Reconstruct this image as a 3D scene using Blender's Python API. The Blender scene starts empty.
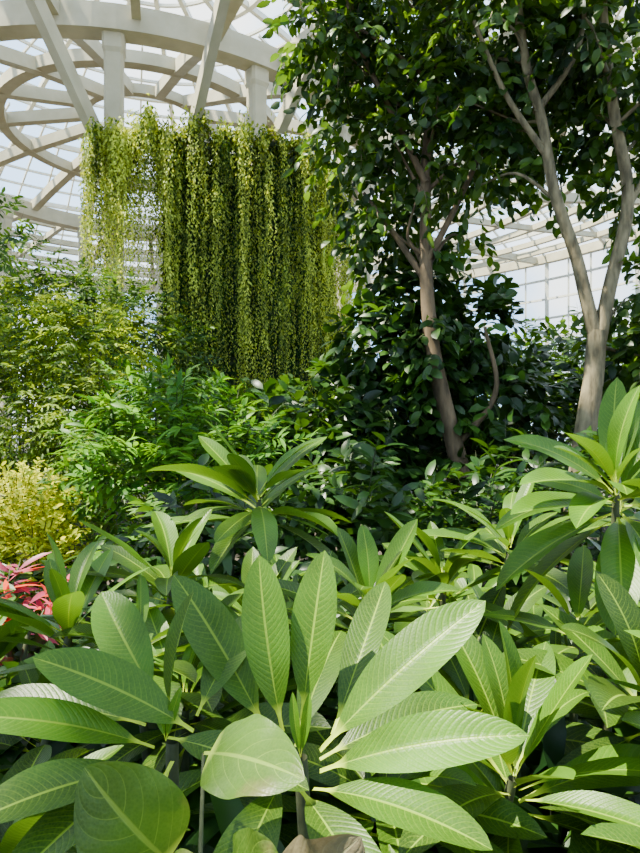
import bpy, math
import numpy as np
from mathutils import Vector
rng = np.random.default_rng(11)
EYE = 1.65
PI = math.pi

# ------------------------------------------------------------------ helpers
def nrm(a):
    a = np.asarray(a, float)
    return a / (np.linalg.norm(a, axis=-1, keepdims=True) + 1e-9)

class MB:
    def __init__(s):
        s.v=[]; s.f=[]; s.uv=[]; s.r=[]; s.m=[]; s.n=0
    def add(s, v, f, uv=None, r=None, m=0):
        v=np.asarray(v,float).reshape(-1,3); f=np.asarray(f,int).reshape(-1,4)
        k=len(v)
        s.v.append(v); s.f.append(f+s.n); s.n+=k
        s.uv.append(np.zeros((k,2)) if uv is None else uv)
        s.r.append(np.full(k,.5) if r is None else (np.full(k,r) if np.isscalar(r) else r))
        s.m.append(np.full(len(f),m,int))
    def build(s, name, mats, smooth=True, parent=None):
        v=np.concatenate(s.v); f=np.concatenate(s.f); uv=np.concatenate(s.uv)
        r=np.concatenate(s.r); m=np.concatenate(s.m)
        me=bpy.data.meshes.new(name)
        me.vertices.add(len(v)); me.vertices.foreach_set('co', v.ravel())
        me.loops.add(f.size); me.loops.foreach_set('vertex_index', f.ravel())
        me.polygons.add(len(f))
        me.polygons.foreach_set('loop_start', np.arange(len(f))*4)
        me.polygons.foreach_set('material_index', m)
        me.polygons.foreach_set('use_smooth', np.full(len(f),smooth))
        me.update(calc_edges=True)
        ul=me.uv_layers.new(name='UVMap')
        ul.data.foreach_set('uv', uv[f.ravel()].astype(np.float32).ravel())
        at=me.attributes.new('rnd','FLOAT','POINT')
        at.data.foreach_set('value', r.astype(np.float32))
        for mt in mats: me.materials.append(mt)
        ob=bpy.data.objects.new(name, me)
        bpy.context.scene.collection.objects.link(ob)
        if parent: ob.parent=parent
        return ob

def tube(b, pts, rad, seg=8, m=0, r=.5):
    pts=np.asarray(pts,float); n=len(pts)
    rad=np.broadcast_to(np.asarray(rad,float),(n,))
    T=nrm(np.gradient(pts,axis=0))
    ref=np.array([0.31,0.9,0.1]) if abs(T[0][2])>.7 else np.array([0,0,1.])
    A=nrm(np.cross(T,ref)); Bn=np.cross(T,A)
    th=np.linspace(0,2*PI,seg,endpoint=False)
    v=pts[:,None]+rad[:,None,None]*(np.cos(th)[None,:,None]*A[:,None]+np.sin(th)[None,:,None]*Bn[:,None])
    f=[]
    for i in range(n-1):
        for j in range(seg):
            k=(j+1)%seg
            f.append((i*seg+j,i*seg+k,(i+1)*seg+k,(i+1)*seg+j))
    uv=np.zeros((n*seg,2)); uv[:,0]=np.repeat(np.linspace(0,1,n),seg)
    b.add(v.reshape(-1,3),f,uv,r,m)

def smooth_path(pts, k=6):
    pts=np.asarray(pts,float); out=[]
    P=np.vstack([2*pts[0]-pts[1],pts,2*pts[-1]-pts[-2]])
    for i in range(1,len(P)-2):
        for t in np.linspace(0,1,k,endpoint=False):
            a,b_,c,d=P[i-1],P[i],P[i+1],P[i+2]
            out.append(.5*((2*b_)+(-a+c)*t+(2*a-5*b_+4*c-d)*t*t+(-a+3*b_-3*c+d)*t**3))
    out.append(pts[-1]); return np.array(out)

def prof(kind,t):
    if kind=='plum':
        u=np.clip((t-.10)/.90,0,1); w=(u**.85)*((1-u)**.72)/.345
        return np.maximum(np.minimum(w,1.02), np.where(t<.2,.08,.01))
    if kind=='round':
        u=np.clip((t-.10)/.9,0,1); w=(u**.42)*((1-u)**.72)/.475
        return np.maximum(w, np.where(t<.2,.05,.01))
    if kind=='ovate':
        w=(t**.6)*((1-t)**.7)/.41; return np.maximum(w,.03)
    w=(t**.7)*((1-t)**.8)/.36
    return np.maximum(w,.05)

def leaves(b,B,D,N,L,W,beta=.5,fold=.2,nl=4,nw=2,kind='ovate',wave=0.,m=0,r=None):
    B=np.atleast_2d(B).astype(float); n=len(B)
    D=nrm(np.broadcast_to(D,(n,3))); N=np.broadcast_to(N,(n,3))
    N=nrm(N-(N*D).sum(1,keepdims=True)*D); S=np.cross(D,N)
    L=np.broadcast_to(L,(n,)).astype(float); W=np.broadcast_to(W,(n,)).astype(float)
    be=np.broadcast_to(beta,(n,)).astype(float)+1e-4; fo=np.broadcast_to(fold,(n,)).astype(float)
    t=np.linspace(0,1,nl+1); s=np.linspace(-1,1,nw+1)
    w=prof(kind,t)
    bt=be[:,None]*t
    fw=L[:,None]*np.sin(bt)/be[:,None]; dn=L[:,None]*(1-np.cos(bt))/be[:,None]
    C=B[:,None]+fw[...,None]*D[:,None]-dn[...,None]*N[:,None]
    NN=np.cos(bt)[...,None]*N[:,None]+np.sin(bt)[...,None]*D[:,None]
    hw=.5*W[:,None]*w[None]
    off=hw[:,:,None]*s[None,None]*np.cos(fo)[:,None,None]
    up=hw[:,:,None]*np.abs(s)[None,None]*np.sin(fo)[:,None,None]
    if wave>0:
        ph=rng.uniform(0,6.28,(n,1,1)); fr=rng.uniform(9,17,(n,1,1))
        up=up+wave*W[:,None,None]*np.sin(fr*t[None,:,None]+ph+1.3*s[None,None])*(s**2)[None,None]*w[None,:,None]
        sw=rng.uniform(-.09,.09,(n,1,1))*L[:,None,None]*(t[None,:,None]**2)
        off=off+sw
    P=C[:,:,None]+off[...,None]*S[:,None,None]+up[...,None]*NN[:,:,None]
    k=(nl+1)*(nw+1)
    g=np.arange(k).reshape(nl+1,nw+1)
    fq=np.stack([g[:-1,:-1],g[:-1,1:],g[1:,1:],g[1:,:-1]],-1).reshape(-1,4)
    F=(fq[None]+(np.arange(n)*k)[:,None,None]).reshape(-1,4)
    uv=np.zeros((nl+1,nw+1,2)); uv[...,0]=t[:,None]; uv[...,1]=s[None]*.5+.5
    uv=np.tile(uv.reshape(-1,2),(n,1))
    if r is None: r=rng.random(n)
    r=np.repeat(np.broadcast_to(r,(n,)),k)
    b.add(P.reshape(-1,3),F,uv,r,m)

def leaf_bt(b,base,tip,width,N,beta=.5,fold=.25,kind='plum',wave=.02,nl=24,nw=10,m=0,r=None):
    base=np.array(base,float); tip=np.array(tip,float); N=np.array(N,float)
    ch=tip-base; l=np.linalg.norm(ch); D=ch/l; N=N-N.dot(D)*D; N/=np.linalg.norm(N)
    D2=math.cos(beta/2)*D+math.sin(beta/2)*N; N2=math.cos(beta/2)*N-math.sin(beta/2)*D
    L=l*(beta/2)/math.sin(beta/2)
    leaves(b,[base],[D2],[N2],L,width,beta,fold,nl,nw,kind,wave,m,r)

def blob_points(c,rad,n,inner=.45):
    d=nrm(rng.normal(size=(n,3))); rr=rng.uniform(inner**2,1,n)**.5
    p=np.array(c)+d*rr[:,None]*np.array(rad)
    return p,d

def sprays(b,P,D,tl,k,L,W,kind='ovate',beta=.6,fold=.2,m=0,up=.8,spread=.9,droop=.2,nl=4,nw=2,rb=None,nj=.45,twig=None,tr=.004):
    n=len(P); D=nrm(D); tl=np.broadcast_to(tl,(n,))*rng.uniform(.7,1.25,n)
    side=nrm(np.cross(D,np.array([0,0,1.])+rng.normal(size=(n,3))*.25))
    j=np.arange(k); q=(j+.5)/k
    pos=P[:,None]+D[:,None]*(tl[:,None]*q)[...,None]
    pos[...,2]-=droop*tl[:,None]*q**2
    sg=np.where(j%2==0,1,-1)[None,:,None]
    dl=D[:,None]*(.35+.7*q)[None,:,None]+side[:,None]*sg*spread+rng.normal(size=(n,k,3))*.22
    dl[...,2]-=droop*.8
    nn=np.array([0,0,1.])*up+rng.normal(size=(n,k,3))*nj+D[:,None]*.25
    if rb is None: rb=rng.random(n)
    r=np.clip(np.repeat(rb,k)+rng.normal(size=n*k)*.16,0,1)
    leaves(b,pos.reshape(-1,3),dl.reshape(-1,3),nn.reshape(-1,3),L*rng.uniform(.65,1.2,n*k),W*rng.uniform(.7,1.15,n*k),beta,fold,nl,nw,kind,0,m,r)
    if twig is not None:
        leaves(b,P,D,np.tile([0,0,1.],(n,1)),tl,tr*2,.3,0,3,2,'lance',0,twig,.5)

# ------------------------------------------------------------------ materials
def new_mat(name):
    m=bpy.data.materials.new(name); m.use_nodes=True
    nt=m.node_tree; nt.nodes.clear(); return m,nt
def N_(nt,t,**kw):
    n=nt.nodes.new(t)
    for k,v in kw.items(): setattr(n,k,v)
    return n
def math_(nt,op,a,b=None,clamp=False):
    n=N_(nt,'ShaderNodeMath',operation=op); n.use_clamp=clamp
    for i,x in enumerate((a,b)):
        if x is None: continue
        if isinstance(x,(int,float)): n.inputs[i].default_value=x
        else: nt.links.new(x,n.inputs[i])
    return n.outputs[0]
def mix_(nt,f,a,b,bt='MIX'):
    n=N_(nt,'ShaderNodeMix',data_type='RGBA',blend_type=bt)
    for s,x in ((n.inputs[0],f),(n.inputs[6],a),(n.inputs[7],b)):
        if isinstance(x,(int,float)): s.default_value=x
        elif isinstance(x,tuple): s.default_value=(*x,1)
        else: nt.links.new(x,s)
    return n.outputs[2]

def leaf_mat(name,dark,light,back=None,transl=.3,rough=.45,veins=None,veincol=(.35,.5,.12),trcol=None,petiole=None,bump=.25,spec=.5,vf=.3,blotch=None):
    m,nt=new_mat(name); L=nt.links
    at=N_(nt,'ShaderNodeAttribute',attribute_name='rnd')
    col=mix_(nt,at.outputs['Fac'],dark,light)
    tc=N_(nt,'ShaderNodeTexCoord')
    no=N_(nt,'ShaderNodeTexNoise'); no.inputs['Scale'].default_value=9 if veins else 1.5
    L.new(tc.outputs['Object'],no.inputs['Vector'])
    var=N_(nt,'ShaderNodeMapRange'); L.new(no.outputs['Fac'],var.inputs[0])
    var.inputs[1].default_value=.3; var.inputs[2].default_value=.7; var.inputs[3].default_value=.62; var.inputs[4].default_value=1.3
    vm=N_(nt,'ShaderNodeVectorMath',operation='SCALE'); L.new(col,vm.inputs[0]); L.new(var.outputs[0],vm.inputs['Scale'])
    col=vm.outputs[0]
    if blotch:
        nb=N_(nt,'ShaderNodeTexNoise'); nb.inputs['Scale'].default_value=14; nb.inputs['Detail'].default_value=3; L.new(tc.outputs['Object'],nb.inputs['Vector'])
        mb=N_(nt,'ShaderNodeMapRange'); L.new(nb.outputs['Fac'],mb.inputs[0]); mb.inputs[1].default_value=.56; mb.inputs[2].default_value=.66
        col=mix_(nt,math_(nt,'MULTIPLY',mb.outputs[0],.55),col,blotch)
    height=None
    if veins:
        sx=N_(nt,'ShaderNodeSeparateXYZ'); L.new(tc.outputs['UV'],sx.inputs[0])
        u=sx.outputs[0]; v=math_(nt,'ABSOLUTE',math_(nt,'SUBTRACT',sx.outputs[1],.5))
        nf,slope=veins
        v2=math_(nt,'MULTIPLY',math_(nt,'MULTIPLY',v,v),slope*1.6)
        ph=math_(nt,'SUBTRACT',math_(nt,'MULTIPLY',u,nf),math_(nt,'ADD',math_(nt,'MULTIPLY',v,slope*.6),v2))
        fr=math_(nt,'ABSOLUTE',math_(nt,'SUBTRACT',math_(nt,'FRACT',ph),.5))
        mr=N_(nt,'ShaderNodeMapRange',interpolation_type='SMOOTHSTEP'); L.new(fr,mr.inputs[0])
        mr.inputs[1].default_value=.13 if nf>12 else .05; mr.inputs[2].default_value=0.0
        q=N_(nt,'ShaderNodeMapRange',interpolation_type='SMOOTHSTEP'); L.new(fr,q.inputs[0])
        q.inputs[1].default_value=.32; q.inputs[2].default_value=0.0
        md=N_(nt,'ShaderNodeMapRange',interpolation_type='SMOOTHSTEP'); L.new(v,md.inputs[0])
        md.inputs[1].default_value=.034; md.inputs[2].default_value=.014
        fade=N_(nt,'ShaderNodeMapRange'); L.new(v,fade.inputs[0]); fade.inputs[1].default_value=.5; fade.inputs[2].default_value=.1; fade.inputs[3].default_value=.3; fade.inputs[4].default_value=1.
        f1=math_(nt,'MULTIPLY',math_(nt,'MULTIPLY',mr.outputs[0],vf),fade.outputs[0])
        f=math_(nt,'MAXIMUM',f1,math_(nt,'MULTIPLY',md.outputs[0],.85))
        vo=N_(nt,'ShaderNodeTexVoronoi'); vo.inputs['Scale'].default_value=300; L.new(tc.outputs['Object'],vo.inputs['Vector'])
        col=mix_(nt,math_(nt,'MULTIPLY',vo.outputs['Distance'],.2),col,veincol)
        col=mix_(nt,f,col,veincol)
        if petiole:
            pe=N_(nt,'ShaderNodeMapRange'); L.new(u,pe.inputs[0])
            pe.inputs[1].default_value=.16; pe.inputs[2].default_value=.10
            col=mix_(nt,pe.outputs[0],col,petiole)
        height=math_(nt,'SUBTRACT',math_(nt,'MULTIPLY',vo.outputs['Distance'],.4),math_(nt,'ADD',math_(nt,'MULTIPLY',q.outputs[0],.6),math_(nt,'MULTIPLY',md.outputs[0],2.0)))
    if back:
        ge=N_(nt,'ShaderNodeNewGeometry')
        col=mix_(nt,math_(nt,'MULTIPLY',ge.outputs['Backfacing'],.7),col,back)
    p=N_(nt,'ShaderNodeBsdfPrincipled'); L.new(col,p.inputs['Base Color'])
    p.inputs['Roughness'].default_value=rough; p.inputs['Specular IOR Level'].default_value=spec
    tr=N_(nt,'ShaderNodeBsdfTranslucent')
    tcx=mix_(nt,1.0,col,trcol or (3.0,2.5,.4),'MULTIPLY')
    L.new(tcx,tr.inputs['Color'])
    if height is not None:
        bp=N_(nt,'ShaderNodeBump'); bp.inputs['Strength'].default_value=bump; bp.inputs['Distance'].default_value=.0022
        L.new(height,bp.inputs['Height']); L.new(bp.outputs[0],p.inputs['Normal'])
    mx=N_(nt,'ShaderNodeMixShader'); mx.inputs[0].default_value=transl
    L.new(p.outputs[0],mx.inputs[1]); L.new(tr.outputs[0],mx.inputs[2])
    o=N_(nt,'ShaderNodeOutputMaterial'); L.new(mx.outputs[0],o.inputs[0])
    return m

def solid_mat(name,c1,c2,scale=5,rough=.8,bump=.2,detail=6,stretch=(1,1,1)):
    m,nt=new_mat(name); L=nt.links
    tc=N_(nt,'ShaderNodeTexCoord'); mp=N_(nt,'ShaderNodeMapping'); mp.inputs['Scale'].default_value=stretch
    L.new(tc.outputs['Object'],mp.inputs[0])
    no=N_(nt,'ShaderNodeTexNoise'); no.inputs['Scale'].default_value=scale; no.inputs['Detail'].default_value=detail
    L.new(mp.outputs[0],no.inputs['Vector'])
    mr=N_(nt,'ShaderNodeMapRange'); mr.inputs[1].default_value=.32; mr.inputs[2].default_value=.68; L.new(no.outputs['Fac'],mr.inputs[0])
    col=mix_(nt,mr.outputs[0],c1,c2)
    p=N_(nt,'ShaderNodeBsdfPrincipled'); L.new(col,p.inputs['Base Color']); p.inputs['Roughness'].default_value=rough
    bp=N_(nt,'ShaderNodeBump'); bp.inputs['Strength'].default_value=bump; bp.inputs['Distance'].default_value=.02
    L.new(no.outputs['Fac'],bp.inputs['Height']); L.new(bp.outputs[0],p.inputs['Normal'])
    o=N_(nt,'ShaderNodeOutputMaterial'); L.new(p.outputs[0],o.inputs[0]); return m

M_plum=leaf_mat('plumeria_leaf',(.005,.026,.003),(.046,.135,.004),back=(.04,.10,.012),transl=.22,rough=.38,veins=(26,5.0),veincol=(.20,.31,.02),petiole=(.42,.54,.03),bump=.2,spec=.27,vf=.30)
M_broad=leaf_mat('broad_glossy_leaf',(.009,.03,.004),(.05,.11,.010),back=(.06,.10,.02),transl=.2,rough=.36,veins=(6,4.0),veincol=(.15,.23,.03),petiole=(.3,.4,.05),bump=.2,vf=.55,blotch=(.11,.085,.035),spec=.3)
M_wither=leaf_mat('withered_leaf',(.10,.085,.045),(.20,.16,.10),transl=.15,rough=.4,veins=(6,4.0),veincol=(.24,.22,.12),bump=.3,vf=.4,blotch=(.06,.10,.025),trcol=(1.5,1.2,.6),spec=.3)
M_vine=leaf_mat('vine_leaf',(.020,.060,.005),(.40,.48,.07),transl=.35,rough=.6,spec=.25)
M_vdark=leaf_mat('vine_inner_shade_leaf',(.006,.022,.003),(.025,.07,.008),transl=.2,rough=.7,spec=.2)  # darkened vine leaf: shade in the gaps between strands is in its colour
M_tree=leaf_mat('tree_leaf',(.007,.028,.004),(.055,.12,.012),transl=.42,rough=.42,spec=.35)
M_dark=leaf_mat('dark_climber_leaf',(.005,.021,.004),(.030,.082,.009),transl=.25,rough=.36,spec=.3)
M_fine=leaf_mat('fine_leaf',(.022,.068,.005),(.19,.28,.022),transl=.35,rough=.6,spec=.25)
M_comp=leaf_mat('compound_leaf',(.016,.075,.005),(.095,.23,.012),transl=.3,rough=.5,spec=.25)
M_gold=leaf_mat('golden_leaf',(.18,.25,.010),(.50,.52,.02),transl=.3,rough=.6,spec=.25)
M_back=leaf_mat('shrub_leaf',(.010,.036,.005),(.065,.14,.015),transl=.3,rough=.55,spec=.25)
M_red=leaf_mat('cordyline_leaf',(.30,.02,.08),(.45,.06,.12),transl=.3,rough=.45)
M_bark=solid_mat('pale_bark',(.07,.055,.028),(.25,.20,.11),16,.9,1.0,stretch=(1,1,.3))
M_bark2=solid_mat('brown_bark',(.045,.03,.014),(.16,.105,.055),12,.9,.9,stretch=(1,1,.3))
M_stem=solid_mat('green_grey_stem',(.025,.035,.012),(.065,.075,.03),20,.85,.3)
M_paint=solid_mat('cream_painted_concrete',(.40,.36,.25),(.50,.455,.33),2,.7,.05)
M_metal=solid_mat('white_glazing_bar',(.52,.51,.45),(.62,.61,.54),3,.5,.02)
M_soil=solid_mat('dark_soil',(.02,.015,.010),(.06,.045,.03),4,.95,.8)
M_wallc=solid_mat('dark_green_concrete',(.012,.025,.008),(.03,.045,.015),2,.95,.5)  # dark green backing wall behind the vine strands

def glass_mat():
    m,nt=new_mat('greenhouse_glass'); L=nt.links
    a=N_(nt,'ShaderNodeBsdfTransparent'); a.inputs[0].default_value=(.92,.97,.99,1)
    t=N_(nt,'ShaderNodeBsdfTranslucent'); t.inputs[0].default_value=(.9,.93,.95,1)
    x=N_(nt,'ShaderNodeMixShader'); x.inputs[0].default_value=.06
    L.new(a.outputs[0],x.inputs[1]); L.new(t.outputs[0],x.inputs[2])
    o=N_(nt,'ShaderNodeOutputMaterial'); L.new(x.outputs[0],o.inputs[0]); return m
M_glass=glass_mat()

# ------------------------------------------------------------------ building
CX,CY=-6.0,21.2
def pol(R,a,z):
    return np.array([CX+R*math.sin(a),CY-R*math.cos(a),z])

def box_sweep(b,pts,w,h,closed=False,m=0):
    pts=np.asarray(pts,float); n=len(pts)
    if closed: T=nrm(np.roll(pts,-1,0)-np.roll(pts,1,0))
    else: T=nrm(np.gradient(pts,axis=0))
    up=np.array([0,0,1.])
    if abs(T[0][2])>.95: up=np.array([math.sin(.3),math.cos(.3),0])
    S=nrm(np.cross(T,up)); U=np.cross(S,T)
    q=[(-1,-1),(1,-1),(1,1),(-1,1)]
    v=np.stack([pts+S*w/2*a+U*h/2*c for a,c in q],1).reshape(-1,3)
    f=[]
    for i in range(n if closed else n-1):
        i2=(i+1)%n
        for j in range(4):
            k=(j+1)%4; f.append((i*4+j,i*4+k,i2*4+k,i2*4+j))
    if not closed: f+= [(3,2,1,0),((n-1)*4,(n-1)*4+1,(n-1)*4+2,(n-1)*4+3)]
    b.add(v,f,m=m)

def ring(b,R,z,w,h,n=96):
    box_sweep(b,[pol(R,a,z) for a in np.linspace(0,2*PI,n,endpoint=False)],w,h,True)

ceil=bpy.data.objects.new('ceiling',None); bpy.context.scene.collection.objects.link(ceil)
RO=25.0; HE=EYE+10.0
def dome(r): return HE+7.0*(1-(r/RO)**2)
b=MB()
ring(b,7.6,EYE+9.0,.5,.56); ring(b,4.5,EYE+10.0,.34,.34); ring(b,2.0,EYE+10.5,.25,.3)
for R,z in ((9.6,9.3),(11.5,9.1),(13.7,9.3),(16,9.3),(18.2,9.5),(20.5,9.6),(22.7,9.8)): ring(b,R,EYE+z,.22,.26)
for i in range(28):
    a=math.radians(1.5+i*360/28)
    if i%2==0:
        box_sweep(b,[pol(2,a,EYE+10.5),pol(4.5,a,EYE+10),pol(6,a,EYE+9.6),pol(7.6,a,EYE+9.1),pol(11.5,a,EYE+9.15),pol(16,a,EYE+9.35),pol(20.5,a,EYE+9.65),pol(RO,a,EYE+10)],.28,.36)
    else:
        box_sweep(b,[pol(7.6,a,EYE+9.1),pol(11.5,a,EYE+9.15),pol(16,a,EYE+9.35),pol(20.5,a,EYE+9.65),pol(RO,a,EYE+10)],.2,.24)
ring(b,RO,HE,.4,.5,128)
b.build('roof_ring_beams',[M_paint],False,ceil)
b=MB()
for hi,lo in [((-5.55,12.0,9.95),(-4.9,13.8,7.95)),((-1.9,12.0,9.95),(-2.9,14.0,8.35)),((.25,12.4,10.0),(-.95,14.4,8.6)),((-9.5,12.4,9.95),(-8.2,14.2,8.0)),((3.6,14.5,10.0),(1.0,17.0,8.4))]:
    hi=np.array(hi);lo=np.array(lo); d=hi-lo
    top=lo+d*4.6
    box_sweep(b,[lo,hi,top],.20,.34)
b.build('roof_struts',[M_paint],False,ceil)
b=MB()
for r in np.arange(1.2,RO,1.15):
    big=int(round(r/1.15))%4==0
    ring(b,r,dome(r),.2 if big else .10,.24 if big else .12,100)
for i in range(84):
    a=2*PI*i/84; r0=1.2 if i%4==0 else (6 if i%2==0 else 12)
    box_sweep(b,[pol(r,a,dome(r)+.02) for r in np.linspace(r0,RO,12)],.18 if i%4==0 else .08,.24 if i%4==0 else .12)
b.build('roof_glazing_bars',[M_metal],False,ceil)
b=MB()
rs=np.linspace(.01,RO,14); aa=np.linspace(0,2*PI,85)
v=np.array([pol(r,a,dome(r)+.12) for r in rs for a in aa]); g=np.arange(len(v)).reshape(14,85)
b.add(v,np.stack([g[:-1,:-1],g[1:,:-1],g[1:,1:],g[:-1,1:]],-1).reshape(-1,4))
b.build('roof_glass',[M_glass],True,ceil)
wall=bpy.data.objects.new('wall_outer',None); bpy.context.scene.collection.objects.link(wall)
b=MB()
for i in range(112):
    a=2*PI*i/112; box_sweep(b,[pol(RO,a,0),pol(RO,a,HE)],.22 if i%4==0 else .1,.16)
for z in np.arange(1.2,HE,1.15): ring(b,RO,z,.12,.12,112)
b.build('wall_mullions',[M_metal],False,wall)
b=MB(); zz=np.array([0,HE]); v=np.array([pol(RO+.08,a,z) for z in zz for a in aa]); g=np.arange(len(v)).reshape(2,85)
b.add(v,np.stack([g[:-1,:-1],g[1:,:-1],g[1:,1:],g[:-1,1:]],-1).reshape(-1,4)); b.build('wall_glass',[M_glass],True,wall)
b=MB(); rs=np.linspace(.01,60,24); v=[]
for r in rs:
    for a in aa: v.append(pol(r,a,0.0))
v=np.array(v); g=np.arange(len(v)).reshape(24,85)
b.add(v,np.stack([g[:-1,:-1],g[1:,:-1],g[1:,1:],g[:-1,1:]],-1).reshape(-1,4)); b.build('floor',[M_soil])

for i in range(14):
    a=math.radians(10.6+i*360/14)
    b=MB(); p=pol(7.5,a,0)
    w=.20
    secs=[(0,.30),(.5,.30),(.55,w),(EYE+8.3,w),(EYE+8.4,.24),(EYE+8.74,.24)]
    v=[];f=[]
    ca,sa=math.cos(a),math.sin(a)
    for z,h in secs:
        c=h*.25
        for x,y in ((-h,-h+c),(-h+c,-h),(h-c,-h),(h,-h+c),(h,h-c),(h-c,h),(-h+c,h),(-h,h-c)):
            v.append((p[0]+x*ca-y*sa,p[1]+x*sa+y*ca,z))
    for k in range(len(secs)-1):
        for j in range(8):
            f.append((k*8+j,k*8+(j+1)%8,(k+1)*8+(j+1)%8,(k+1)*8+j))
    b.add(v,f); b.build('concrete_column',[M_paint],False)

# ------------------------------------------------------------------ vine curtain
A0=7.2
def topz(a):
    a=np.asarray(a,float)
    return EYE+np.interp(a,[6,8.5,11,16,30,45,52,56],[5.2,5.9,6.35,6.5,6.75,7.0,6.4,5.7])+.13*np.sin(a*.9)+.09*np.sin(a*2.3+1)
b=MB()
vv=[];n=24
AW=18.5
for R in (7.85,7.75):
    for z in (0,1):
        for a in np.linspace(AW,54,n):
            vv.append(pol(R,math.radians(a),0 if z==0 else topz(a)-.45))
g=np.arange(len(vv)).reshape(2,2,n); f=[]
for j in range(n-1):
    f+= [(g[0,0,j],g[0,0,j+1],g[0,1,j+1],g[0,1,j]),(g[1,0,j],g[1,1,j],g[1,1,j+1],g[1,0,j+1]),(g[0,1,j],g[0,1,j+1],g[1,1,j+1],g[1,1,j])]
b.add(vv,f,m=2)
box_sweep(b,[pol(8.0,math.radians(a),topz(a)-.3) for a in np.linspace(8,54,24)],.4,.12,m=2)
clump=rng.random(90)
B_=[];D_=[];R_=[];S_=[]
for k in range(1450):
    a=rng.uniform(A0,55.2)
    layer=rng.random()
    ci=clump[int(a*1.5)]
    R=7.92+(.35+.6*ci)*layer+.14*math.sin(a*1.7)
    if a<18.8:
        if a<13.5: ln=rng.uniform(1.0,4.8)
        else: ln=rng.uniform(.9,2.6+1.0*ci) if rng.random()<.7 else rng.uniform(2.5,6.0)
        z0=topz(a)+rng.uniform(-.3,.25)
    else:
        z0=topz(a)+rng.uniform(-.3,.25)-(0 if rng.random()<.4 else rng.uniform(0,4.4))
        ln=rng.uniform(.8,3.4)*(.5+1.0*ci)
        if rng.random()<.24: ln=rng.uniform(3.5,7.6)
        bot=1.3+1.0*math.sin(a*.55)+.6*math.sin(a*1.9)
        ln=min(ln,z0-bot+rng.normal()*.5)
    m=int(ln/.055)
    if m<5: continue
    q=np.arange(m)/m
    ar=math.radians(a)
    sway=rng.uniform(.03,.10)*np.sin(q*rng.uniform(2,8)+rng.uniform(0,6))
    base=np.array([pol(R,ar,0)]*m); base[:,0]+=sway; base[:,2]=z0-q*ln
    base+=rng.normal(size=(m,3))*.022
    th=rng.uniform(0,2*PI,m)
    d=np.stack([np.cos(th)*.8,np.sin(th)*.8-.3,-rng.uniform(.7,1.3,m)],1)
    light=-.1+.5*layer+.8*(rng.random()-.35)+.5*(ci-.4)+(.15 if a>43 else 0)+(.1 if a<18 else 0)  # leaf colour carries the light: sunlit side edges, shaded deeper layers
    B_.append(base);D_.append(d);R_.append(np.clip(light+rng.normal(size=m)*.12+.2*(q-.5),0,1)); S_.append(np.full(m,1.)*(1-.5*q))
B_=np.concatenate(B_);D_=np.concatenate(D_);R_=np.concatenate(R_);S_=np.concatenate(S_); n=len(B_)
NN=np.stack([rng.normal(size=n)*.5,-.6+rng.normal(size=n)*.4,.7+rng.normal(size=n)*.3],1)
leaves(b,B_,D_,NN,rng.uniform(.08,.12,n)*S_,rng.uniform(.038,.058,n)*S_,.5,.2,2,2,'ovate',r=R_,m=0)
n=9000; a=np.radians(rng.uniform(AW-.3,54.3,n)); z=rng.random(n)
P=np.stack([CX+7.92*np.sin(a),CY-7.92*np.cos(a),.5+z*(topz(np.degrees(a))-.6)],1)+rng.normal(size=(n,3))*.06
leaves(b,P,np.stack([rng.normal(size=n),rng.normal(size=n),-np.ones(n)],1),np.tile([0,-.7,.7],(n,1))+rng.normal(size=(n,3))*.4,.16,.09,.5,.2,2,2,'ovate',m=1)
n=6500; a=np.radians(rng.uniform(A0,54.8,n)); R=8.05+rng.normal(size=n)*.2
bump=.13*np.sin(a*47)+.12*np.sin(a*91+1)
P=np.stack([CX+R*np.sin(a),CY-R*np.cos(a),topz(np.degrees(a))-.25+bump+np.abs(rng.normal(size=n))*.17],1)
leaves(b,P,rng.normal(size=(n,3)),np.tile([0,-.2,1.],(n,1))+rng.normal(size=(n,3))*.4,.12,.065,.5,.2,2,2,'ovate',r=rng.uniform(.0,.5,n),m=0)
b.build('hanging_vine_curtain',[M_vine,M_vdark,M_wallc])

# ------------------------------------------------------------------ trees
def branchy(b,start,target,r0,r1,m=1,jit=.15,seg=6):
    s=np.array(start,float); t=np.array(target,float); mid=(s+t)/2+rng.normal(size=3)*jit*np.linalg.norm(t-s)
    p=smooth_path([s,mid,t],5); tube(b,p,np.linspace(r0,r1,len(p)),seg,m)

b=MB()
tr=smooth_path([(1.62,6.5,0),(1.52,6.5,1.0),(1.38,6.5,1.6),(1.2,6.5,2.4),(1.14,6.6,3.2),(1.15,6.7,4.0),(1.17,6.8,4.6),(1.28,7,5.4),(1.4,7,6.3),(1.3,7,7.4)],6)
tube(b,tr,np.interp(np.linspace(0,1,len(tr)),[0,.2,.6,1],[.125,.095,.058,.04]),12,1)
for p in ([(1.14,6.6,3.4),(1.5,6.6,4.1),(1.85,6.7,4.9),(2.0,6.8,5.6)],[(1.15,6.7,4.3),(.8,6.8,5.1),(.45,6.9,5.9),(.2,6.9,6.8)],[(1.14,6.6,3.2),(.8,6.8,3.8),(.5,7,4.3)],[(1.4,6.5,1.4),(1.85,6.5,2.0),(1.74,6.5,2.7)]):
    q=smooth_path(p,6); tube(b,q,np.linspace(.04,.018,len(q)),8,1)
cb=[((.3,7,5.9),.58,84),((.1,7.1,6.4),.5,58),((.91,7.3,6.05),.7,100),((.5,7.1,5.0),.5,78),((1.5,7.4,5.8),.6,60),((.6,7.1,4.15),.4,54),((1.25,7.5,5.0),.42,38),((1.75,7.3,4.75),.42,36),((.8,7.4,3.8),.35,32),((.7,7,7.1),.95,120),((1.7,7.2,6.8),.7,70),((1.7,7.3,3.9),.3,14),((2.0,7.2,5.4),.4,28),((.8,6.6,4.7),.25,14),((1.25,6.5,5.2),.28,16),((1.05,6.4,4.15),.2,8)]
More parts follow.
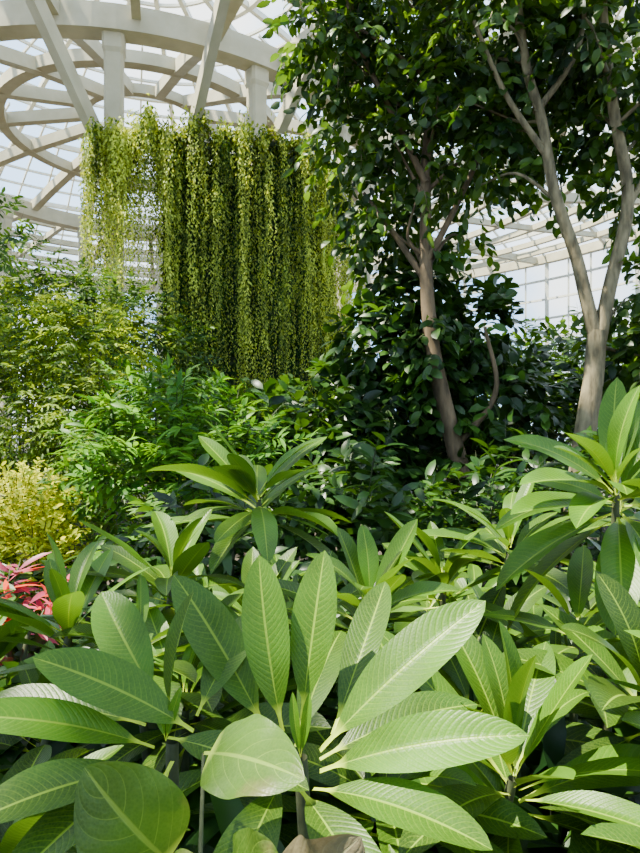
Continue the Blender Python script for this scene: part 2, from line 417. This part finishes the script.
for c,r,n in cb:
    P,D=blob_points(c,(r,r,r*.9),n,.2)
    D=nrm(D+np.array([0,-.1,-.35])); sprays(b,P,D,.34,7,.16,.085,'ovate',.7,.25,0,.6,.8,.5,twig=1)
    i=np.argmin(np.linalg.norm(tr-np.array(c)+[0,0,.6],axis=1)); branchy(b,tr[i],c,.025,.009)
b.build('fig_tree',[M_tree,M_bark2])

b=MB()
for c,r,n in [((1.1,7.2,3.1),.42,64),((.7,7.0,2.6),.45,90),((1.75,7.1,2.75),.48,90),((.72,7.0,1.9),.6,130),((2.1,7.0,1.95),.5,90),((.25,7.0,1.9),.5,80),((.6,6.5,1.0),.5,80),((1.9,6.3,1.0),.5,80),((.2,6.3,1.0),.6,80),((1.4,7.3,2.2),.5,80),((1.4,7.2,1.3),.5,70)]:
    P,D=blob_points(c,(r,r*.8,r),n,.4)
    sprays(b,P,nrm(D+[0,0,-.1]),.3,5,.2,.11,'ovate',.6,.2,0,.8,.8,.4,twig=1)
    branchy(b,(1.4,7,max(.3,c[2]-.5)),c,.02,.008,1)
# leaves climbing right round the fig trunk
tp=tr[(tr[:,2]>1.7)&(tr[:,2]<3.7)]
k=np.repeat(np.arange(len(tp)),5); th=rng.uniform(0,2*PI,len(k)); dr=np.stack([np.cos(th),np.sin(th),np.zeros(len(k))],1)
keep=rng.random(len(k))<np.interp(tp[k,2],[1.7,2.2,3.0,3.7],[.5,1,.9,.25])
P=(tp[k]+dr*.09+rng.normal(size=(len(k),3))*[.02,.02,.06])[keep]
sprays(b,P,nrm(dr[keep]+[0,0,-.3]),.24,5,.18,.10,'ovate',.6,.2,0,.8,.8,.4,twig=1)
b.build('climbing_pothos',[M_dark,M_stem])

b=MB()
t0=smooth_path([(2.44,6.1,0),(2.51,6.05,.8),(2.57,6,1.5),(2.66,6,2.1),(2.70,6,2.58)],6)
tube(b,t0,np.linspace(.12,.088,len(t0)),14,1)
tl=smooth_path([(2.70,6,2.45),(2.58,6,2.95),(2.48,6,3.35),(2.28,6,3.95),(2.16,6,4.63),(2.0,6,5.2),(1.88,6,6.2),(1.8,6,7)],6)
tube(b,tl,np.linspace(.068,.035,len(tl)),10,1)
t2=smooth_path([(2.71,6,2.45),(2.82,6,3.0),(3.0,6,3.85),(2.86,6,4.73),(2.76,6,5.6),(2.72,6,6.6)],6)
tube(b,t2,np.linspace(.072,.038,len(t2)),10,1)
for p in ([(2.95,6,3.7),(3.2,6,4.2),(3.35,6,5)],[(2.1,6,4.7),(2.5,6,5.3),(2.6,6,6)],[(2.2,6,4.3),(1.8,6,4.9),(1.5,6,5.6)]):
    q=smooth_path(p,6); tube(b,q,np.linspace(.035,.018,len(q)),8,1)
tt=np.vstack([tl,t2])
for c,r,n in [((1.7,6.5,5.6),.62,90),((2.34,6.6,5.6),.6,86),((2.95,6.5,5.6),.6,86),((3.3,6.4,4.85),.5,62),((2.65,6.6,4.9),.42,48),((1.95,6.6,4.8),.42,44),((1.6,6.4,5.0),.35,26),((3.3,6.4,4.1),.35,28),((1.7,6.5,4.2),.28,10),((2.3,6,6.6),1.0,120),((3.3,5.8,6.4),.8,70),((1.4,6,6.5),.7,70),((3.2,6.2,2.95),.3,30),((3.3,6.2,2.35),.45,70),((3.1,5.8,5.1),.35,24),((2.5,5.8,5.5),.4,28),((2.45,6.5,4.2),.3,12),((1.7,5.9,5.6),.35,20)]:
    P,D=blob_points(c,(r,r*.8,r*.9),n,.15)
    D=nrm(D+np.array([0,-.1,-.3])); sprays(b,P,D,.32,7,.155,.09,'ovate',.7,.25,0,.6,.8,.5,twig=1)
    i=np.argmin(np.linalg.norm(tt-np.array(c)+[0,0,.5],axis=1)); branchy(b,tt[i],c,.022,.009)
b.build('ficus_tree',[M_tree,M_bark])

# ------------------------------------------------------------------ mid-ground shrubs
def shrub(name,blobs,mat,tl,k,L,W,kind='ovate',dens=1.,root=None,droop=.3,stem=M_stem,inner=.5,up=.8,spread=.9,outup=.25,nl=4,fold=.2):
    b=MB()
    for c,r,n in blobs:
        rr=r if isinstance(r,tuple) else (r,r,r)
        P,D=blob_points(c,rr,int(n*dens),inner)
        P=P[P[:,2]>.1]
        D=nrm(P-np.array(c)+[0,0,outup*rr[2]])
        sprays(b,P,D,tl,k,L,W,kind,.6,fold,0,up,spread,droop,nl=nl,twig=1)
        g=root or (c[0],c[1],0)
        branchy(b,(g[0]+rng.normal()*.1,g[1]+rng.normal()*.1,-.02),c,.03,.012,1,.08)
    return b.build(name,[mat,stem])

shrub('weeping_shrub',[((-4.3,9,3.0),(.8,.7,.65),270),((-3.3,8.8,2.75),(.7,.7,.65),250),((-4.2,8.6,1.9),(1.0,.8,.8),300),((-3.0,8.4,1.7),(.75,.7,.75),260),((-5.0,9.3,2.4),(.8,.8,1.0),160),((-4.2,8.4,.95),(1.1,.6,.7),240),((-2.9,8.2,.9),(.8,.6,.7),160)],M_fine,.45,14,.11,.032,'lance',droop=.55)
shrub('weeping_shrub',[((-5.6,11,4.2),(1.0,.9,.8),190),((-5.0,11.4,3.6),(1.1,.8,.8),200),((-3.6,11.2,3.5),(.9,.7,.6),200),((-4.3,11.7,4.0),(.7,.5,.5),90),((-2.9,11.2,2.9),(.8,.6,.6),150),((-4.2,11.2,2.4),(1.6,.6,.9),200),((-5.0,9.2,4.6),(.5,.4,.45),46)],M_back,.5,12,.14,.05,'lance',droop=.4)
shrub('golden_duranta_shrub',[((-2.42,4.9,.98),(.36,.38,.28),280),((-2.6,4.9,.6),(.5,.45,.45),260),((-2.2,4.8,.6),(.3,.33,.42),230),((-2.35,4.6,.3),(.4,.3,.3),120)],M_gold,.16,8,.055,.03,'ovate',droop=.05,outup=.6)
shrub('compound_leaf_shrub',[((-1.3,5.6,1.6),(.55,.5,.35),75),((-1.75,5.5,1.3),(.42,.45,.4),65),((-.85,5.4,1.35),(.5,.45,.35),60),((-1.3,5.2,.9),(.7,.5,.45),90),((-1.6,6,1.8),(.4,.4,.3),40)],M_comp,.42,14,.16,.042,'lance',droop=.35,outup=.8,up=1.1)
shrub('rubber_plant',[((-.5,6.6,1.5),(.6,.5,.4),70),((.05,6.4,1.5),(.45,.5,.35),60),((-.2,6.2,1.0),(.7,.5,.5),90)],M_dark,.35,6,.22,.09,'ovate',droop=.3,outup=.7)
shrub('rubber_plant',[((2.5,8.2,2.0),(.8,.5,.6),90),((3.4,8.2,2.2),(.8,.5,.55),90),((3.4,7.6,1.4),(.8,.5,.7),110)],M_dark,.35,6,.2,.09,'ovate',droop=.3,outup=.5)
shrub('rubber_plant',[((1.2,4.6,.88),(.6,.5,.35),95),((.3,4.4,.95),(.6,.5,.4),95),((2.2,4.8,1.0),(.6,.5,.45),95),((-.6,4.3,.85),(.6,.5,.35),70)],M_dark,.3,7,.18,.065,'lance',droop=.3,outup=.7)
for c,r,n in [((-8.9,12.6,2.4),(1.8,.7,1.7),170),((-5.8,12.2,1.6),(1.6,.5,1.3),150),((-1.8,10.8,1.2),(1.5,.7,1.0),140),((.8,11,1.6),(1.4,.8,1.2),150),((3.2,12,2.0),(1.4,.8,1.3),150),((5.6,13,2.4),(1.7,.8,1.5),160),((7.8,13,2.8),(1.7,1.0,1.8),140),((3.6,17,2.4),(1.6,.8,1.9),130),((7,18,2.6),(2.4,1.0,2.0),150),((-15.5,19,3.6),(1.2,1.0,2.6),90),((4.9,9.5,1.9),(1.0,.7,1.2),150)]:
    shrub('background_shrub',[(c,r,n)],M_back,.6,9,.26,.11,'ovate',droop=.35,outup=.4,nl=3)
shrub('cordyline_plant',[((-1.75,3.4,.62),(.16,.16,.1),10),((-1.55,3.3,.6),(.12,.12,.1),8)],M_red,.2,8,.2,.04,'lance',outup=1)

b=MB(); n=1700
y=rng.uniform(.55,5.2,n); x=rng.uniform(-1,1,n)*(.55+.6*y)
P=np.stack([x,y,np.clip(rng.uniform(.05,.62,n)*np.clip(.55+.12*y,0,1.1),.03,.8)],1)
D=nrm(rng.normal(size=(n,3))*[1,1,.4]+[0,0,.5])
sprays(b,P,D,.26,6,.19,.07,'lance',.6,.2,0,.9,.8,.3,twig=None)
n2=460; y2=rng.uniform(.7,1.9,n2); x2=rng.uniform(-1,1,n2)*(.35+.5*y2)
P2=np.stack([x2,y2,rng.uniform(.55,.88,n2)],1)
sprays(b,P2,nrm(rng.normal(size=(n2,3))*[1,1,.4]+[0,0,.3]),.24,6,.19,.075,'lance',.6,.2,0,.9,.8,.3,twig=None)
leaves(b,np.stack([x2,y2,np.zeros(n2)],1),np.tile([0,0,1.],(n2,1)),np.tile([0,-1,0.],(n2,1)),P2[:,2]+.02,.010,.05,0,3,2,'lance',m=1)
leaves(b,np.stack([x[::3],y[::3],np.zeros(len(x[::3]))],1),np.tile([0,0,1.],(len(x[::3]),1))+rng.normal(size=(len(x[::3]),3))*.1,np.tile([0,-1,0.],(len(x[::3]),1)),P[::3,2]+.05,.012,.1,0,3,2,'lance',m=1)
b.build('ground_cover_plants',[M_dark,M_stem])

# ------------------------------------------------------------------ foreground plumerias
def rosette(b,c,n,L,tilt=(0,0,1),e0=5,e1=68,phase=None,wf=.27,bright=None,nl=16,nw=6,stem=True,root=None,young=0):
    c=np.array(c,float); ax=nrm(np.array(tilt,float)+np.append(rng.normal(size=2)*.13,0)); ref=np.array([1.,0,0]); X=nrm(ref-ref.dot(ax)*ax); Y=np.cross(ax,X)
    ph=rng.uniform(0,6.28) if phase is None else phase
    i=np.arange(n); q=i/(n-1.)
    az=ph+i*2.39996+rng.normal(size=n)*.28
    e=np.radians(e0+(e1-e0)*q**1.15+rng.normal(size=n)*11)
    rad=np.cos(az)[:,None]*X+np.sin(az)[:,None]*Y
    D=np.cos(e)[:,None]*rad+np.sin(e)[:,None]*ax; Nn=-np.sin(e)[:,None]*rad+np.cos(e)[:,None]*ax
    Nn=Nn+rng.normal(size=(n,3))*.22
    LL=L*(1-.4*q**2)*rng.uniform(.7,1.18,n)
    base=c-ax*(1-q)[:,None]*.09+D*.012
    bb=.4 if bright is None else bright
    r=np.clip(rng.normal(size=n)*.25+bb+.35*q**2,0,1)
    leaves(b,base,D,Nn,LL,LL*wf*rng.uniform(.85,1.15,n),rng.uniform(.15,1.0,n),rng.uniform(.1,.5,n),nl,nw,'plum',.025,0,r)
    if stem:
        g=np.array([c[0]+rng.normal()*.08,c[1]+.05,0.]) if root is None else np.array(root,float)
        p=smooth_path([g,(g+c)/2+rng.normal(size=3)*[.05,.04,0],c-ax*.02],6)
        tube(b,p,np.linspace(.015,.009,len(p)),8,1)

b=MB()
leaf_bt(b,(.0,.95,1.15),(.268,1.0,1.368),.098,(-.3,-.6,.75),.35,.22,r=.8)
leaf_bt(b,(.0,.92,1.135),(.283,.85,1.242),.085,(-.1,-.6,.8),.45,.25,r=.9)
leaf_bt(b,(-.06,.99,1.16),(-.128,1.05,1.425),.080,(.1,-.9,.4),.3,.2,r=.75)
leaf_bt(b,(-.03,1.01,1.17),(.014,1.08,1.432),.080,(-.25,-.9,.4),.3,.2,r=.65)
leaf_bt(b,(-.09,1.03,1.14),(-.246,1.12,1.39),.09,(.2,-.85,.4),.3,.3,r=.45)
leaf_bt(b,(.02,1.0,1.15),(.16,1.25,1.33),.075,(-.2,-.5,.8),.4,.3,r=.25)
leaf_bt(b,(-.01,.9,1.12),(.21,.76,1.12),.085,(0,-.2,.95),.6,.25,r=.45)
leaf_bt(b,(-.03,.9,1.12),(.09,.66,1.06),.085,(0,-.1,.95),.6,.25,r=.3)
leaf_bt(b,(-.05,.92,1.13),(-.14,.68,1.03),.085,(0,-.1,.95),.6,.25,r=.3)
leaf_bt(b,(.0,.98,1.12),(.27,1.08,1.17),.085,(0,-.3,.95),.5,.25,r=.2)
leaf_bt(b,(-.04,1.02,1.12),(.04,1.3,1.22),.08,(0,-.3,.95),.5,.25,r=.2)
for dx in (-.02,.015): leaf_bt(b,(-.03,.95,1.14),(-.03+dx,.96,1.235),.018,(0,-1,.1),.2,.5,r=1.)
p=smooth_path([(.02,1.0,0),(.0,.98,.6),(-.03,.95,1.14)],6); tube(b,p,np.linspace(.017,.011,len(p)),10,1)
b.build('plumeria_plant',[M_plum,M_stem])

b=MB()
leaf_bt(b,(-.195,.95,1.18),(-.412,.9,1.325),.085,(.2,-.6,.8),.35,.25,r=.65)
leaf_bt(b,(-.25,.93,1.165),(-.50,.85,1.272),.065,(.1,-.55,.85),.4,.3,r=1.)
leaf_bt(b,(-.25,.9,1.15),(-.43,.74,1.17),.08,(.1,-.3,.9),.5,.25,r=.4)
leaf_bt(b,(-.27,1.03,1.19),(-.42,1.14,1.335),.09,(.2,-.8,.6),.4,.25,r=.8)
leaf_bt(b,(-.24,.98,1.19),(-.212,1.0,1.385),.05,(-.8,-.6,.1),.3,.5,r=.4)
leaf_bt(b,(-.2,1.0,1.18),(-.12,1.14,1.31),.075,(-.2,-.7,.6),.4,.25,r=.3)
leaf_bt(b,(-.25,.92,1.15),(-.36,.70,1.10),.08,(0,-.1,.9),.5,.25,r=.3)
leaf_bt(b,(-.22,.92,1.15),(-.25,.67,1.03),.08,(0,-.1,.9),.6,.25,r=.25)
leaf_bt(b,(-.28,.99,1.17),(-.56,1.0,1.2),.08,(0,-.3,.9),.5,.25,r=.25)
leaf_bt(b,(-.24,.97,1.16),(-.02,.85,1.14),.08,(0,-.3,.9),.5,.25,r=.2)
for dx in (-.02,.015): leaf_bt(b,(-.235,.94,1.17),(-.235+dx,.95,1.25),.018,(0,-1,.1),.2,.5,r=1.)
p=smooth_path([(-.2,1.05,0),(-.24,1.0,.6),(-.23,.96,1.16)],6); tube(b,p,np.linspace(.016,.010,len(p)),10,1)
b.build('plumeria_plant',[M_plum,M_stem])

def plant(*ros):
    b=MB()
    for a,kw in ros: rosette(b,*a,**kw)
    return b.build('plumeria_plant',[M_plum,M_stem])
R=lambda *a,**k:(a,k)
plant(R((-.2,2.0,1.43),26,.38,e0=2,e1=56,bright=.45,root=(-.02,2.1,0),wf=.24))
plant(R((.72,1.5,1.50),28,.38,tilt=(-.15,-.15,1),e0=-8,e1=78,bright=.8))  # backlit glow of the upper right leaves put into a brighter leaf colour
plant(R((.60,1.95,1.27),18,.36,bright=.35,wf=.25))
plant(R((.35,1.12,1.03),22,.36,tilt=(.1,-.1,1),e0=0,e1=78,bright=.3))
plant(R((-.57,1.4,1.20),18,.32,e0=8,e1=75,bright=.45))
plant(R((.12,1.5,1.22),18,.32,e0=10,e1=80,bright=.35))
plant(R((-.42,1.75,1.22),18,.34,e0=8,e1=75,bright=.3))
plant(R((-.98,1.75,.98),16,.34,e0=5,e1=70,bright=.4))
plant(R((.38,1.9,1.18),18,.34,e0=10,e1=70,bright=.3))
plant(R((.66,1.25,1.10),20,.36,e0=0,e1=70,bright=.1))  # shade at lower right put into dark leaf colour, these three plants
plant(R((.42,.86,.84),20,.34,e0=5,e1=70,bright=.15))
plant(R((.64,.88,.95),20,.36,e0=0,e1=70,bright=.0))
plant(R((.12,1.15,.95),18,.34,e0=0,e1=50,bright=.1))
plant(R((-.5,.95,.98),18,.32,e0=0,e1=50,bright=.2))
plant(R((-.30,1.35,1.05),18,.34,e0=5,e1=70,bright=.2))
plant(R((1.05,1.9,1.40),20,.36,e0=0,e1=70,bright=.4))
plant(R((.08,.78,.90),16,.3,e0=0,e1=45,bright=.1))
plant(R((-.22,.72,.86),16,.3,e0=0,e1=45,bright=.1))
plant(R((-.5,.62,.92),16,.3,e0=0,e1=45,bright=.2))
for i in range(36):
    y=rng.uniform(1.15,3.6); x=rng.uniform(-.62,.62)*y*1.05+rng.normal()*.05
    z=1.65-.19*y-rng.uniform(.2,.46)
    plant(R((x,y,z),int(rng.integers(10,18)),rng.uniform(.27,.42),bright=rng.uniform(.0,.3),nl=10,nw=4,e0=rng.uniform(-5,15),e1=rng.uniform(50,78),wf=rng.uniform(.22,.3)))

b=MB()
leaf_bt(b,(-.155,.82,1.215),(-.012,.70,1.262),.105,(-.1,-.6,.8),.4,.12,'round',.04,r=.9)
leaf_bt(b,(-.165,.70,1.15),(-.262,.66,1.275),.12,(.1,-.9,.45),.4,.12,'round',.03,r=.8)
leaf_bt(b,(-.20,.66,1.14),(-.11,.58,1.19),.11,(0,-.4,.9),.5,.1,'round',.04,r=.5)
leaf_bt(b,(-.18,.64,1.12),(-.27,.56,1.18),.11,(0,-.5,.8),.4,.1,'round',.04,r=.35)
leaf_bt(b,(-.10,.68,1.14),(-.035,.60,1.215),.095,(0,-.7,.6),.4,.1,'round',.04,r=.35)
leaf_bt(b,(-.02,.68,1.13),(.03,.61,1.255),.085,(-.1,-.8,.5),.7,.1,'round',.16,r=.6,m=2)
leaf_bt(b,(-.04,.67,1.13),(-.02,.58,1.19),.08,(.1,-.6,.6),.8,.1,'round',.14,r=.4,m=2)
leaf_bt(b,(.05,.66,1.12),(.15,.60,1.17),.075,(-.1,-.5,.8),.5,.1,'round',.10,r=1.)
leaf_bt(b,(-.05,.62,1.11),(.03,.53,1.14),.09,(0,-.5,.8),.5,.1,'round',.06,r=.2)
p=smooth_path([(-.08,.8,0),(-.1,.78,.6),(-.12,.72,1.06)],6); tube(b,p,np.linspace(.012,.006,len(p)),8,1)
for q in [(-.155,.82,1.215),(-.165,.70,1.15),(-.2,.66,1.14),(-.1,.68,1.14),(-.02,.68,1.13),(-.04,.67,1.13),(.05,.66,1.12),(-.18,.64,1.12),(-.05,.62,1.11)]:
    p=smooth_path([(-.12,.72,1.05),((-.12+q[0])/2,.71,1.09),q],5); tube(b,p,np.linspace(.004,.0025,len(p)),6,1)
b.build('sea_hibiscus_plant',[M_broad,M_stem,M_wither])

# ------------------------------------------------------------------ light
w=bpy.data.worlds.new('World'); bpy.context.scene.world=w; w.use_nodes=True; nt=w.node_tree; nt.nodes.clear()
tc=N_(nt,'ShaderNodeTexCoord'); no=N_(nt,'ShaderNodeTexNoise'); no.inputs['Scale'].default_value=4; no.inputs['Detail'].default_value=5
nt.links.new(tc.outputs['Generated'],no.inputs['Vector'])
mr=N_(nt,'ShaderNodeMapRange'); mr.inputs[1].default_value=.46; mr.inputs[2].default_value=.66; nt.links.new(no.outputs['Fac'],mr.inputs[0])
c=mix_(nt,mr.outputs[0],(.40,.66,1.0),(1.0,1.0,.97))
bg=N_(nt,'ShaderNodeBackground'); bg.inputs[1].default_value=3.6; nt.links.new(c,bg.inputs[0])
o=N_(nt,'ShaderNodeOutputWorld'); nt.links.new(bg.outputs[0],o.inputs[0])
sd=bpy.data.lights.new('sun','SUN'); sd.energy=34; sd.angle=math.radians(.6); sd.color=(1,.92,.70)
so=bpy.data.objects.new('sun',sd); bpy.context.scene.collection.objects.link(so)
so.rotation_euler=Vector((-.42,-.08,.9)).to_track_quat('Z','Y').to_euler(); so.location=(-10,5,30)

cam=bpy.data.cameras.new('camera'); co=bpy.data.objects.new('camera',cam); bpy.context.scene.collection.objects.link(co)
co.location=(0,0,EYE); co.rotation_euler=(PI/2,0,0); cam.sensor_fit='VERTICAL'; cam.sensor_height=36; cam.lens=26; cam.clip_start=.05; cam.clip_end=300
bpy.context.scene.camera=co
